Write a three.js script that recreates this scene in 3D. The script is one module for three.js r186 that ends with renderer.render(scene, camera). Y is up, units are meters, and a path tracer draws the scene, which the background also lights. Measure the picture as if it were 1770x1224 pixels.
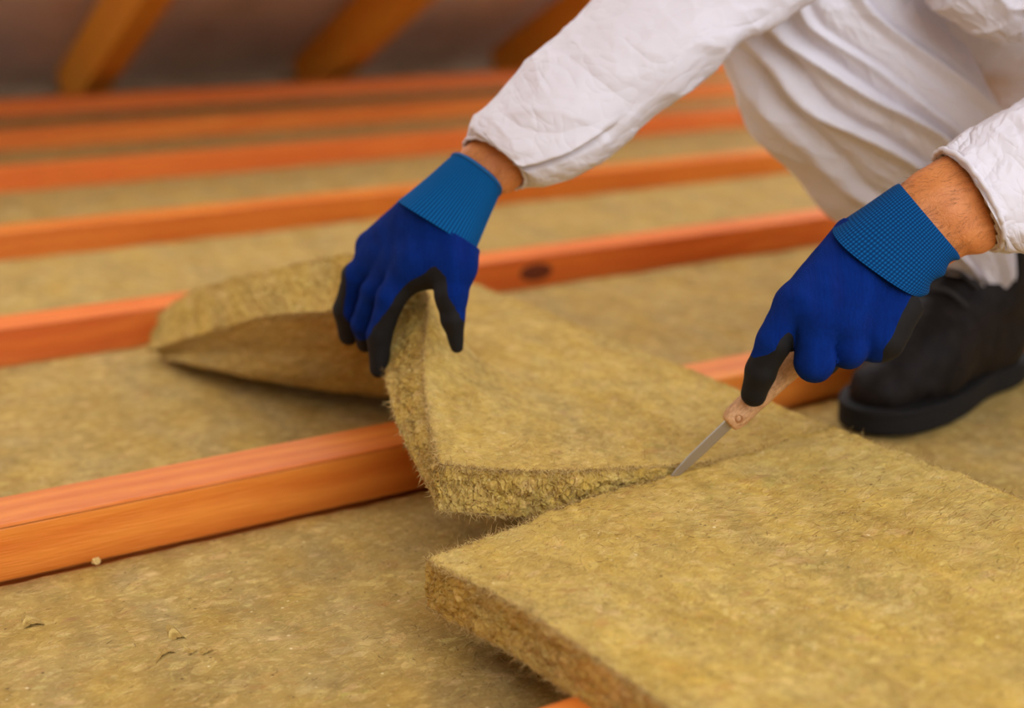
import * as THREE from 'three';
import { mergeGeometries, mergeVertices } from 'three/addons/utils/BufferGeometryUtils.js';
import { RoundedBoxGeometry } from 'three/addons/geometries/RoundedBoxGeometry.js';
import { createNoise2D, createNoise3D } from 'simplex-noise';

// ---------------------------------------------------------------- camera, sky, exposure
const W = 1770, H = 1224, FPX = 2458, EYE = 0.454, PITCH = Math.atan(722 / FPX);
const scene = new THREE.Scene();
const camera = new THREE.PerspectiveCamera(2 * Math.atan(H / 2 / FPX) * 180 / Math.PI, W / H, 0.02, 60);
camera.position.set(0, EYE, 0);
camera.rotation.x = -PITCH;
camera.focus = 0.97;
camera.userData.fStop = 3.2;
scene.add(camera);
scene.background = new THREE.Color(0.93, 0.985, 1.05);       // bright, thinly overcast sky outside the roof openings
scene.backgroundIntensity = 3.2;
const renderer = new THREE.WebGLRenderer();
renderer.toneMapping = THREE.LinearToneMapping;
renderer.toneMappingExposure = 1.0;
renderer.shadowMap.enabled = true;

// ---------------------------------------------------------------- helpers
function mulberry(a) { return () => { a = (a + 0x6d2b79f5) | 0; let t = Math.imul(a ^ (a >>> 15), 1 | a); t = (t + Math.imul(t ^ (t >>> 7), 61 | t)) ^ t; return ((t ^ (t >>> 14)) >>> 0) / 4294967296; }; }
const rng = mulberry(7);
const rand = (a, b) => a + (b - a) * rng();
const n2 = createNoise2D(mulberry(11)), n3 = createNoise3D(mulberry(12)), n3b = createNoise3D(mulberry(13)), n3c = createNoise3D(mulberry(14));
const lerp = THREE.MathUtils.lerp, clamp = THREE.MathUtils.clamp, smooth = THREE.MathUtils.smoothstep;
const V = (x, y, z) => new THREE.Vector3(x, y, z);
const SP = Math.sin(PITCH), CP = Math.cos(PITCH);
// a point of the place, from where it was measured: (x, y) on the photograph and its distance along the lens axis
function at(px, py, d) { const u = (px - W / 2) / FPX, v = -(py - H / 2) / FPX; return V(u * d, EYE + d * (-SP + v * CP), d * (-CP - v * SP)); }
function onY(px, py, h) { const u = (px - W / 2) / FPX, v = -(py - H / 2) / FPX, r = V(u, -SP + v * CP, -CP - v * SP); return r.multiplyScalar((h - EYE) / r.y).add(V(0, EYE, 0)); }
// the joists' frame: D runs along them, N across them away from the camera
const D = V(0.849, 0, -0.528).normalize(), N = V(-0.528, 0, -0.849).normalize();
const F = (d, n, y) => D.clone().multiplyScalar(d).addScaledVector(N, n).setY(y);
const YAW = Math.atan2(-D.z, D.x);

const used = {};
function numbered(n) { const k = used[n] = (used[n] ?? -1) + 1; return k ? n + '_' + String(k).padStart(3, '0') : n; }
function shadowed(o) { o.castShadow = o.receiveShadow = true; return o; }
function mesh(name, g, m, parent) { const o = shadowed(new THREE.Mesh(g, m)); o.name = parent ? name : numbered(name); (parent ?? scene).add(o); return o; }
function thing(name, label, category, pos, group) {
  const o = new THREE.Group(); o.name = numbered(name); o.userData = { label, category }; if (group) o.userData.group = group;
  if (pos) o.position.copy(pos); scene.add(o); return o;
}
function tag(o, label, category, group) { o.userData = { ...o.userData, label, category }; if (group) o.userData.group = group; return o; }
function structure(name, g, m) { const o = mesh(name, g, m); o.userData.kind = 'structure'; return o; }
function local(g, pos) { return g.translate(-pos.x, -pos.y, -pos.z); }
const kids = {};
function part(name, g, m, parent, stuff) { const k = parent.uuid + name; const c = kids[k] = (kids[k] ?? -1) + 1; const o = mesh(c ? name + '_' + String(c).padStart(3, '0') : name, g, m, parent); if (stuff) o.userData.kind = 'stuff'; return o; }

function gridGeo(nu, nv, f) {                                  // f(u, v) -> { p, uv }
  const pos = [], uv = [], idx = [];
  for (let j = 0; j <= nv; j++) for (let i = 0; i <= nu; i++) { const r = f(i / nu, j / nv); pos.push(r.p.x, r.p.y, r.p.z); uv.push(r.uv[0], r.uv[1]); }
  for (let j = 0; j < nv; j++) for (let i = 0; i < nu; i++) { const a = j * (nu + 1) + i, b = a + 1, c = a + nu + 1, d = c + 1; idx.push(a, b, d, a, d, c); }
  const g = new THREE.BufferGeometry();
  g.setAttribute('position', new THREE.Float32BufferAttribute(pos, 3)); g.setAttribute('uv', new THREE.Float32BufferAttribute(uv, 2)); g.setIndex(idx); g.computeVertexNormals();
  return g;
}
function flip(g) { const i = g.index.array; for (let k = 0; k < i.length; k += 3) { const t = i[k]; i[k] = i[k + 1]; i[k + 1] = t; } g.computeVertexNormals(); return g; }
function cr(p, t) {                                            // Catmull-Rom over an array of numbers or vectors, t in 0..1
  const n = p.length - 1, x = clamp(t, 0, 1) * n, i = Math.min(Math.floor(x), n - 1), f = x - i;
  const num = typeof p[0] === 'number';
  const g = (k) => p[clamp(k, 0, n)];
  const a = -0.5 * f + f * f - 0.5 * f * f * f, b = 1 - 2.5 * f * f + 1.5 * f * f * f, c = 0.5 * f + 2 * f * f - 1.5 * f * f * f, d = -0.5 * f * f + 0.5 * f * f * f;
  if (num) return a * g(i - 1) + b * g(i) + c * g(i + 1) + d * g(i + 2);
  return V(0, 0, 0).addScaledVector(g(i - 1), a).addScaledVector(g(i), b).addScaledVector(g(i + 1), c).addScaledVector(g(i + 2), d);
}
function crk(keys, vals, t) {                                  // the same with uneven keys
  let i = 0; while (i < keys.length - 2 && t > keys[i + 1]) i++;
  return cr(vals, (i + clamp((t - keys[i]) / (keys[i + 1] - keys[i]), 0, 1)) / (keys.length - 1));
}

// ---------------------------------------------------------------- textures
function canvasTex(size, draw, srgb, repeat = 1) {
  const c = document.createElement('canvas'); c.width = c.height = size; draw(c.getContext('2d'), size);
  const t = new THREE.CanvasTexture(c); t.wrapS = t.wrapT = THREE.RepeatWrapping; t.magFilter = THREE.LinearFilter; if (srgb) t.colorSpace = THREE.SRGBColorSpace; t.repeat.set(repeat, repeat);
  return t;
}
const TAU = Math.PI * 2;
function tile(noise, x, y, freq) {                             // noise that repeats over the unit square
  const a = x * TAU, b = y * TAU, r = freq / TAU;
  return 0.5 * (noise(Math.cos(a) * r, Math.sin(a) * r, Math.cos(b) * r) + noise(Math.sin(b) * r + 31, Math.cos(a) * r + 7, Math.sin(a) * r));
}
function pixels(ctx, size, f) { const im = ctx.createImageData(size, size); for (let y = 0; y < size; y++) for (let x = 0; x < size; x++) { const c = f(x / size, y / size), o = (y * size + x) * 4; im.data[o] = c[0]; im.data[o + 1] = c[1]; im.data[o + 2] = c[2]; im.data[o + 3] = 255; } ctx.putImageData(im, 0, 0); }
// mineral wool: matted curly fibres, pale yellow clots, brown specks
function woolStrokes(ctx, S, r, n, style, lenMin, lenMax, wid) {
  for (let i = 0; i < n; i++) {
    const x = r() * S, y = r() * S, a = (r() < 0.65 ? (r() - 0.5) * 1.1 : r() * TAU), L = lenMin + (lenMax - lenMin) * r() * r(), bend = (r() - 0.5) * 1.6;
    const c = Math.cos(a), s = Math.sin(a), dx = c * L, dy = s * L, mx = dx / 2 - s * L * bend * 0.5, my = dy / 2 + c * L * bend * 0.5;
    ctx.strokeStyle = style(r); ctx.lineWidth = wid * (0.5 + r());
    for (const ox of x < L ? [0, S] : x > S - L ? [0, -S] : [0]) for (const oy of y < L ? [0, S] : y > S - L ? [0, -S] : [0]) { ctx.beginPath(); ctx.moveTo(x + ox, y + oy); ctx.quadraticCurveTo(x + ox + mx, y + oy + my, x + ox + dx, y + oy + dy); ctx.stroke(); }
  }
}
const WOOL_TILE = 0.55;
function woolTextures(seed, base, spread) {
  const S = 2048;
  const map = canvasTex(S, (ctx) => {
    const small = document.createElement('canvas'); small.width = small.height = 512; const sc = small.getContext('2d');
    pixels(sc, 512, (x, y) => {
      const k = tile(n3, x + seed, y, 5) * 0.5 + tile(n3b, x, y + seed, 14) * 0.55 + tile(n3c, x, y, 38) * 0.6, q = tile(n3b, x + 0.3, y + seed, 9);
      return [base[0] + k * spread + q * 5, base[1] + k * spread * 0.95, base[2] + k * spread * 0.7 - q * 12];
    });
    ctx.drawImage(small, 0, 0, S, S);
    const r = mulberry(seed * 100 + 3);
    // matted clots: soft-edged patches a few millimetres across
    for (let i = 0; i < 5200; i++) {
      const x = r() * S, y = r() * S, a = (r() - 0.5) * 1.4, L = 8 + 34 * r() * r(), w = L * (0.3 + 0.35 * r()), pale = r() < 0.55;
      ctx.fillStyle = pale ? `rgba(${222 + r() * 22 | 0},${190 + r() * 22 | 0},${112 + r() * 40 | 0},${0.10 + 0.2 * r()})` : `rgba(${146 + r() * 36 | 0},${108 + r() * 36 | 0},${46 + r() * 26 | 0},${0.08 + 0.16 * r()})`;
      ctx.beginPath(); for (let m = 0; m <= 10; m++) { const t = m / 10 * TAU, k = 0.75 + 0.5 * r(), ex = Math.cos(t) * L * k, ey = Math.sin(t) * w * k; ctx[m ? 'lineTo' : 'moveTo'](x + ex * Math.cos(a) - ey * Math.sin(a), y + ex * Math.sin(a) + ey * Math.cos(a)); } ctx.fill();
    }
    woolStrokes(ctx, S, r, 5000, (q) => `rgba(${150 + q() * 40 | 0},${112 + q() * 40 | 0},${50 + q() * 30 | 0},0.16)`, 12, 50, 5);
    woolStrokes(ctx, S, r, 5000, (q) => `rgba(${222 + q() * 25 | 0},${192 + q() * 25 | 0},${112 + q() * 40 | 0},0.18)`, 12, 50, 5);
    woolStrokes(ctx, S, r, 26000, (q) => `rgba(${228 + q() * 20 | 0},${198 + q() * 25 | 0},${126 + q() * 40 | 0},0.26)`, 5, 24, 1.4);
    woolStrokes(ctx, S, r, 26000, (q) => `rgba(${118 + q() * 40 | 0},${82 + q() * 35 | 0},${28 + q() * 26 | 0},0.28)`, 5, 24, 1.4);
    woolStrokes(ctx, S, r, 700, () => 'rgba(80,55,25,0.7)', 5, 26, 1.8);
    for (let i = 0; i < 260; i++) { ctx.fillStyle = r() < 0.6 ? 'rgba(85,60,28,0.6)' : 'rgba(250,232,185,0.6)'; ctx.beginPath(); ctx.arc(r() * S, r() * S, 1.5 + r() * 3, 0, TAU); ctx.fill(); }
  }, true, 1 / WOOL_TILE);
  const bump = canvasTex(1024, (ctx, s) => {
    pixels(ctx, s, (x, y) => { const k = 118 + tile(n3c, x, y + seed, 40) * 18 + tile(n3b, x + seed, y, 13) * 18 + tile(n3, x, y, 110) * 18; return [k, k, k]; });
    const r = mulberry(seed * 100 + 9);
    woolStrokes(ctx, s, r, 16000, (q) => (q() < 0.5 ? 'rgba(215,215,215,0.35)' : 'rgba(30,30,30,0.35)'), 5, 34, 1.6);
  }, false, 1 / WOOL_TILE);
  return { map, bump };
}
const woolA = woolTextures(1, [188, 155, 74], 26);
const woolB = woolTextures(2, [170, 139, 71], 22);
const M = {};
M.wool = new THREE.MeshStandardMaterial({ map: woolA.map, bumpMap: woolA.bump, bumpScale: 0.0025, roughness: 1 });
M.woolCut = new THREE.MeshStandardMaterial({ map: woolA.map, bumpMap: woolB.bump, bumpScale: 0.005, roughness: 1 });
M.woolFloor = new THREE.MeshStandardMaterial({ map: woolB.map, bumpMap: woolB.bump, bumpScale: 0.003, roughness: 1 });
M.fibre = new THREE.MeshStandardMaterial({ color: new THREE.Color('#d6b672'), roughness: 0.9 });
M.fibreDark = new THREE.MeshStandardMaterial({ color: new THREE.Color('#9a7a42'), roughness: 0.9 });

// sawn softwood with an orange stain: long grain along u
function woodTex(seed, c0, c1, knots) {
  const map = canvasTex(1024, (ctx, s) => pixels(ctx, s, (x, y) => {
    const w = tile(n3, x + seed, y, 3) * 0.05;
    const g = Math.sin((y + w) * TAU * 9 + tile(n3b, x, y, 4) * 2.5), fine = tile(n3c, x * 1 + seed, y * 6, 20), big = tile(n3b, x, y + seed, 4);
    let k = clamp(0.5 + 0.20 * g + 0.22 * fine + 0.35 * big, 0, 1), kn = 0;
    for (const [kx, ky, kr] of knots) { const e = Math.hypot((x - kx) * 1.0, (y - ky) * 0.5) / kr; kn = Math.max(kn, 1 - smooth(e, 0.5, 1.3)); }
    k *= 1 - 0.15 * kn;
    return [0, 1, 2].map((i) => lerp(lerp(c0[i], c1[i], k), c0[i] * 0.35, kn * 0.75));
  }), true);
  const bump = canvasTex(512, (ctx, s) => pixels(ctx, s, (x, y) => { const g = Math.sin((y + tile(n3, x + seed, y, 3) * 0.05) * TAU * 9 + tile(n3b, x, y, 4) * 2.5), k = 128 + g * 30 + tile(n3c, x, y * 5, 30) * 50; return [k, k, k]; }), false);
  for (const t of [map, bump]) t.repeat.set(1 / 0.9, 1 / 0.22);
  return { map, bump };
}
const wdA = woodTex(1, [212, 106, 26], [240, 146, 52], []), wdB = woodTex(5, [216, 100, 26], [242, 136, 48], []), wdR = woodTex(9, [232, 138, 26], [250, 166, 46], [[0.4, 0.5, 0.03]]);
M.joist = new THREE.MeshStandardMaterial({ map: wdA.map, bumpMap: wdA.bump, bumpScale: 0.0008, roughness: 0.5 });
M.joistB = new THREE.MeshStandardMaterial({ map: wdB.map, bumpMap: wdB.bump, bumpScale: 0.0012, roughness: 0.62 });
M.knot = new THREE.MeshStandardMaterial({ color: new THREE.Color('#6e2c0c'), roughness: 0.6 });
M.rafter = new THREE.MeshStandardMaterial({ map: wdR.map, bumpMap: wdR.bump, bumpScale: 0.001, roughness: 0.65 });
const membraneMap = canvasTex(512, (ctx, s) => pixels(ctx, s, (x, y) => { const k = tile(n3, x, y, 5) * 14 + tile(n3b, x, y, 16) * 8; return [232 + k, 208 + k, 188 + k]; }), true, 1 / 1.6);
M.membrane = new THREE.MeshStandardMaterial({ map: membraneMap, roughness: 0.85 });
const plyMap = canvasTex(512, (ctx, s) => pixels(ctx, s, (x, y) => { const k = tile(n3, x, y * 3, 12) * 18 + tile(n3b, x, y, 5) * 14; return [172 + k, 146 + k, 112 + k]; }), true, 1 / 1.2);
M.board = new THREE.MeshStandardMaterial({ map: plyMap, roughness: 0.85 });
// crinkled spun-bonded coverall
const creaseBump = canvasTex(1024, (ctx, s) => pixels(ctx, s, (x, y) => {
  const r1 = 1 - Math.abs(tile(n3, x, y, 5)), r2 = 1 - Math.abs(tile(n3b, x + 0.2, y, 11)), r3 = 1 - Math.abs(tile(n3c, x, y + 0.4, 24));
  const k = 30 + 110 * Math.pow(r1, 5) + 70 * Math.pow(r2, 4) + 40 * Math.pow(r3, 3); return [k, k, k];
}), false, 1 / 0.3);
M.suit = new THREE.MeshPhysicalMaterial({ color: new THREE.Color('#dad4db'), roughness: 0.7, bumpMap: creaseBump, bumpScale: 0.0028, side: THREE.DoubleSide });
M.suitHem = new THREE.MeshStandardMaterial({ color: new THREE.Color('#dad4db'), roughness: 0.7 });
M.suitLeg = new THREE.MeshPhysicalMaterial({ color: new THREE.Color('#dad4db'), roughness: 0.7, bumpMap: creaseBump, bumpScale: 0.0032, side: THREE.DoubleSide });
const knit = canvasTex(512, (ctx, s) => pixels(ctx, s, (x, y) => { const k = 128 + 60 * Math.sin(x * TAU * 40) * Math.sin(y * TAU * 40) + tile(n3, x, y, 30) * 20; return [k, k, k]; }), false, 1 / 0.04);
const gloveMap = canvasTex(512, (ctx, s) => pixels(ctx, s, (x, y) => { const k = tile(n3, x, y, 6) * 6 + tile(n3b, x, y, 40) * 5, w = Math.max(0, tile(n3c, x, y, 4) - 0.2) * 40; return [w * 0.5 + Math.max(0, k * 0.3), 34 + k * 0.8, 106 + k * 1.6]; }), true, 1 / 0.1);
M.glove = new THREE.MeshPhysicalMaterial({ map: gloveMap, roughness: 0.95, specularIntensity: 0.25, bumpMap: knit, bumpScale: 0.0003 });
M.latex = new THREE.MeshPhysicalMaterial({ specularIntensity: 0.4, color: new THREE.Color(0.009, 0.008, 0.008), roughness: 0.7, bumpMap: knit, bumpScale: 0.0002 });
function ribMap(waffle) {
  return canvasTex(512, (ctx, s) => pixels(ctx, s, (x, y) => {
    const a = Math.pow(0.5 + 0.5 * Math.sin(x * TAU * 16), 0.8), b = waffle ? Math.pow(0.5 + 0.5 * Math.sin(y * TAU * 16), 0.8) : 1, k = (0.25 + 0.75 * a) * (0.45 + 0.55 * b);
    return [lerp(0, 5, k), lerp(30, 94, k), lerp(72, 154, k)];
  }), true);
}
M.cuff = new THREE.MeshPhysicalMaterial({ specularIntensity: 0.25, map: ribMap(false), roughness: 0.9 });
M.cuffWaffle = new THREE.MeshPhysicalMaterial({ specularIntensity: 0.25, map: ribMap(true), roughness: 0.9 });
for (const m of [M.cuff, M.cuffWaffle]) { m.bumpMap = m.map; m.bumpScale = 0.0006; }
M.cuffRim = new THREE.MeshStandardMaterial({ color: new THREE.Color('#0a5790'), roughness: 0.9 });
const skinMap = canvasTex(512, (ctx, s) => pixels(ctx, s, (x, y) => { const k = tile(n3, x, y, 7) * 9 + tile(n3b, x, y, 30) * 6; return [202 + k, 122 + k * 1.1, 60 + k]; }), true, 1 / 0.1);
const skinBump = canvasTex(512, (ctx, s) => pixels(ctx, s, (x, y) => { const k = 128 + tile(n3c, x, y, 60) * 60 + tile(n3, x * 1, y, 20) * 40; return [k, k, k]; }), false, 1 / 0.08);
M.skin = new THREE.MeshPhysicalMaterial({ map: skinMap, bumpMap: skinBump, bumpScale: 0.0006, roughness: 0.55 });
M.hair = new THREE.MeshStandardMaterial({ color: new THREE.Color('#5a3820'), roughness: 0.7 });
const leatherMap = canvasTex(512, (ctx, s) => pixels(ctx, s, (x, y) => { const k = tile(n3, x, y, 9) * 10 + tile(n3b, x, y, 30) * 7; return [26 + k * 0.8, 20 + k * 0.7, 18 + k * 0.7]; }), true, 1 / 0.15);
M.leather = new THREE.MeshPhysicalMaterial({ specularIntensity: 0.3, map: leatherMap, bumpMap: skinBump, bumpScale: 0.001, roughness: 0.6 });
M.rubber = new THREE.MeshPhysicalMaterial({ specularIntensity: 0.3, color: new THREE.Color(0.012, 0.011, 0.011), roughness: 0.7 });
M.lace = new THREE.MeshStandardMaterial({ color: new THREE.Color(0.03, 0.026, 0.026), roughness: 0.9 });
M.steel = new THREE.MeshStandardMaterial({ color: new THREE.Color(0.42, 0.38, 0.33), metalness: 1, roughness: 0.42 });
const handleTex = canvasTex(512, (ctx, s) => pixels(ctx, s, (x, y) => { const k = tile(n3, x * 1, y * 4, 16) * 26 + tile(n3b, x, y, 6) * 16; return [206 + k, 158 + k, 112 + k]; }), true, 1 / 0.08);
M.handle = new THREE.MeshStandardMaterial({ map: handleTex, roughness: 0.6, bumpMap: skinBump, bumpScale: 0.0008 });
M.rivet = new THREE.MeshStandardMaterial({ color: new THREE.Color('#a9713f'), metalness: 0.6, roughness: 0.45 });

// ---------------------------------------------------------------- the setting: an attic, its ridge over the camera, roof openings in the slope behind
const D0 = -1.4, D1 = 3.5, EAVE = 4.12, RIDGE = 0.25, SLOPE = 24.5 * Math.PI / 180, RY = 0.02 + (EAVE - RIDGE) * Math.tan(SLOPE) + 0.18, NB = -3.7;
function boxAt(d0, d1, n0, n1, y0, y1, s = 1) {
  const g = new THREE.BoxGeometry(d1 - d0, y1 - y0, n1 - n0); const uv = g.attributes.uv, p = g.attributes.position, nr = g.attributes.normal;
  for (let i = 0; i < p.count; i++) { const ax = Math.abs(nr.getX(i)), ay = Math.abs(nr.getY(i)); if (ay > 0.5) uv.setXY(i, p.getX(i), p.getZ(i)); else if (ax > 0.5) uv.setXY(i, p.getZ(i), p.getY(i)); else uv.setXY(i, p.getX(i), p.getY(i)); }
  g.rotateY(YAW); const c = F((d0 + d1) / 2, (n0 + n1) / 2, (y0 + y1) / 2); return g.translate(c.x, c.y, c.z);
}
structure('floor', boxAt(D0 - 0.1, D1 + 0.1, NB - 0.3, EAVE + 0.6, -0.16, -0.1), M.board);
// a slab lying in a roof slope: from (n, y) at its eave end to (n, y) at its ridge end
function slopeSlab(d0, d1, nA, yA, nB, yB, thick) {
  const L = Math.hypot(nB - nA, yB - yA), g = new THREE.BoxGeometry(d1 - d0, thick, L), uv = g.attributes.uv, p = g.attributes.position;
  for (let i = 0; i < p.count; i++) uv.setXY(i, p.getX(i), p.getZ(i));
  const A = F((d0 + d1) / 2, nA, yA), B = F((d0 + d1) / 2, nB, yB), z = B.clone().sub(A).normalize(), x = D.clone(), y = z.clone().cross(x).normalize(); if (y.y < 0) { y.negate(); x.negate(); }
  const m = new THREE.Matrix4().makeBasis(x, y, z); const mid = A.add(B).multiplyScalar(0.5).addScaledVector(y, thick / 2);
  return g.applyMatrix4(m).translate(mid.x, mid.y, mid.z);
}
const eaveY = 0.02 + 0.18 - 0.45 * Math.tan(SLOPE);
{ // the far slope, with a roof opening high above the work
  const yAt = (n) => RY + (eaveY - RY) * (n - RIDGE) / (EAVE + 0.45 - RIDGE), a = 1.7, b = 2.42, w0 = -1.2, w1 = 3.2;
  structure('ceiling', mergeGeometries([slopeSlab(D0, D1, EAVE + 0.45, eaveY, b, yAt(b), 0.05), slopeSlab(D0, D1, a, yAt(a), RIDGE, RY, 0.05), slopeSlab(D0, w0, b, yAt(b), a, yAt(a), 0.05), slopeSlab(w1, D1, b, yAt(b), a, yAt(a), 0.05)]), M.membrane);
}
{ // the slope behind the camera, with one wide opening
  const at2 = (n) => RY - (RIDGE - n) * Math.tan(SLOPE) * 0.95;
  const W0 = -1.3, W1 = 2.5, NA = -2.75, NBb = -0.1;
  structure('ceiling_rear', mergeGeometries([
    slopeSlab(D0, D1, NB, at2(NB), NA, at2(NA), 0.05), slopeSlab(D0, D1, NBb, at2(NBb), RIDGE, RY, 0.05),
    slopeSlab(D0, W0, NA, at2(NA), NBb, at2(NBb), 0.05), slopeSlab(W1, D1, NA, at2(NA), NBb, at2(NBb), 0.05)]), M.membrane);
  const fr = structure('window_1', mergeGeometries([
    slopeSlab(W0, W0 + 0.06, NA, at2(NA) - 0.03, NBb, at2(NBb) - 0.03, 0.12), slopeSlab(W1 - 0.06, W1, NA, at2(NA) - 0.03, NBb, at2(NBb) - 0.03, 0.12)]), M.board);
}
{ // the gable on the left, with an opening in it
  const a = 2.3, b = 4.0, lo = 0.0, hi = 1.6;
  structure('wall_left', mergeGeometries([boxAt(D0 - 0.12, D0, NB, a, -0.1, RY + 0.1), boxAt(D0 - 0.12, D0, b, EAVE + 0.5, -0.1, RY + 0.1), boxAt(D0 - 0.12, D0, a, b, -0.1, lo), boxAt(D0 - 0.12, D0, a, b, hi, RY + 0.1)]), M.board);
}
{ // and the gable on the right
  const a = 1.7, b = 4.0, lo = 0.08, hi = 1.6;
  structure('wall_right', mergeGeometries([boxAt(D1, D1 + 0.12, NB, a, -0.1, RY + 0.1), boxAt(D1, D1 + 0.12, b, EAVE + 0.5, -0.1, RY + 0.1), boxAt(D1, D1 + 0.12, a, b, -0.1, lo), boxAt(D1, D1 + 0.12, a, b, hi, RY + 0.1)]), M.board);
}
structure('wall_rear', boxAt(D0, D1, NB - 0.12, NB, -0.1, 0.75), M.board);
structure('wall_far', boxAt(D0, D1, EAVE + 0.42, EAVE + 0.54, -0.1, 0.1), M.board);

// rafters of the far slope
{
  const g0 = 'sloping rafters of the far roof';
  const Lr = 3.0, rows = [[1.115, 'leftmost of the three orange sloping rafters, near the upper left corner'], [1.872, 'middle of the three orange sloping rafters, clear of the white sleeve'], [2.62, 'rightmost orange sloping rafter, partly hidden by the white sleeve']];
  for (const [d, label] of rows) {
    const gg = new RoundedBoxGeometry(0.08, 0.145, Lr, 2, 0.004), p = gg.attributes.position, nr = gg.attributes.normal, uv = gg.attributes.uv;
    for (let i = 0; i < p.count; i++) uv.setXY(i, p.getZ(i) + d, (Math.abs(nr.getX(i)) > 0.5 ? p.getY(i) : p.getX(i)) + d);
    const z = N.clone().multiplyScalar(-Math.cos(SLOPE)).setY(Math.sin(SLOPE)), x = D.clone(), y = z.clone().cross(x).normalize();
    gg.applyMatrix4(new THREE.Matrix4().makeBasis(x, y, z));
    const o = mesh('rafter', gg, M.rafter); tag(o, label, 'rafter');
    o.position.copy(F(d + 0.04, 4.12, 0.02)).addScaledVector(z, Lr / 2 - 0.2).addScaledVector(y, 0.0725);
  }
}
// joists
function joist(n0, n1, label, m, dA, dB, turn = 0, pd = 0, seed = 0, y1 = 0.04) {
  const L = dB - dA, g = new RoundedBoxGeometry(L, y1 + 0.1, n1 - n0, 3, 0.004), p = g.attributes.position, nr = g.attributes.normal, uv = g.attributes.uv;
  for (let i = 0; i < p.count; i++) uv.setXY(i, p.getX(i) + seed * 0.37, (Math.abs(nr.getY(i)) > 0.5 ? p.getZ(i) : p.getY(i) + 0.1) + seed * 0.13);
  const o = mesh('timber_joist', g, m); o.rotation.y = YAW + turn; o.position.copy(F((dA + dB) / 2, (n0 + n1) / 2, (y1 - 0.1) / 2));
  if (seed === 0) { // stands on a narrower board, which leaves a dark groove along its foot
    o.geometry = new RoundedBoxGeometry(L, 0.046, n1 - n0, 3, 0.004).translate(0, 0.047, 0); const p2 = o.geometry.attributes.position, r2 = o.geometry.attributes.normal, v2 = o.geometry.attributes.uv; for (let i = 0; i < p2.count; i++) v2.setXY(i, p2.getX(i), Math.abs(r2.getY(i)) > 0.5 ? p2.getZ(i) : p2.getY(i) + 0.1);
    part('lower_board', new THREE.BoxGeometry(L, 0.094, n1 - n0 - 0.026).translate(0, -0.023, 0), M.joistB, o);
  }
  o.updateMatrixWorld(); return tag(o, label, 'joist');
}
const JB = [1.075, 1.637, 2.185, 2.783, 3.33, 3.955], JW = 0.06;
const JL = ['orange timber joist nearest the camera, running under the slab held up', 'orange timber joist second from the camera, dark knot right of the left glove', 'orange timber joist third from the camera', 'orange timber joist fourth from the camera, thin blurred stripe', 'orange timber joist fifth from the camera, next to the farthest one', 'orange timber joist farthest back, below the feet of the rafters'];
JB.forEach((b, i) => joist(b - JW, b, JL[i], i % 2 ? M.joistB : M.joist, D0 + 0.02, D1 - 0.02, 0, 0, i));
{ const k = new THREE.SphereGeometry(1, 24, 16).scale(0.026, 0.012, 0.0016), c = onY(903, 462, 0.018), o = part('knot', k, M.knot, scene.getObjectByName('timber_joist_001')); o.position.copy(scene.getObjectByName('timber_joist_001').worldToLocal(c)); o.position.z = 0.0302; }
joist(0.535, 0.595, 'orange timber end peeping out under the flat front slab, at the bottom of the photo', M.joist, -0.35, 0.9, 0, 0, 8);

// ---------------------------------------------------------------- insulation lying in the bays
function addFibres(list, o) {                                  // thin curled strands: { p, dir, len, r }
  const pos = [], idx = [];
  for (const { p, dir, len, r, curl } of list) {
    const b = pos.length / 3, side = V(dir.y - dir.z, dir.z - dir.x, dir.x - dir.y).normalize(), up = dir.clone().cross(side).normalize();
    const q = p.clone(), h = dir.clone();
    for (let k = 0; k <= 4; k++) {
      const rr = r * (1 - k / 4.6), s2 = V(h.y - h.z, h.z - h.x, h.x - h.y).normalize(), u2 = h.clone().cross(s2).normalize();
      for (let m = 0; m < 3; m++) { const a = m * TAU / 3; pos.push(q.x + (s2.x * Math.cos(a) + u2.x * Math.sin(a)) * rr, q.y + (s2.y * Math.cos(a) + u2.y * Math.sin(a)) * rr, q.z + (s2.z * Math.cos(a) + u2.z * Math.sin(a)) * rr); }
      if (k < 4) for (let m = 0; m < 3; m++) { const a = b + k * 3 + m, c = b + k * 3 + (m + 1) % 3; idx.push(a, c, c + 3, a, c + 3, a + 3); }
      q.addScaledVector(h, len / 4); h.addScaledVector(side, curl[0] / 4).addScaledVector(up, curl[1] / 4).normalize();
    }
  }
  const g = new THREE.BufferGeometry(); g.setAttribute('position', new THREE.Float32BufferAttribute(pos, 3)); g.setIndex(idx); g.computeVertexNormals(); return g;
}
const rdir = () => V(rand(-1, 1), rand(-1, 1), rand(-1, 1)).normalize();
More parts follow.
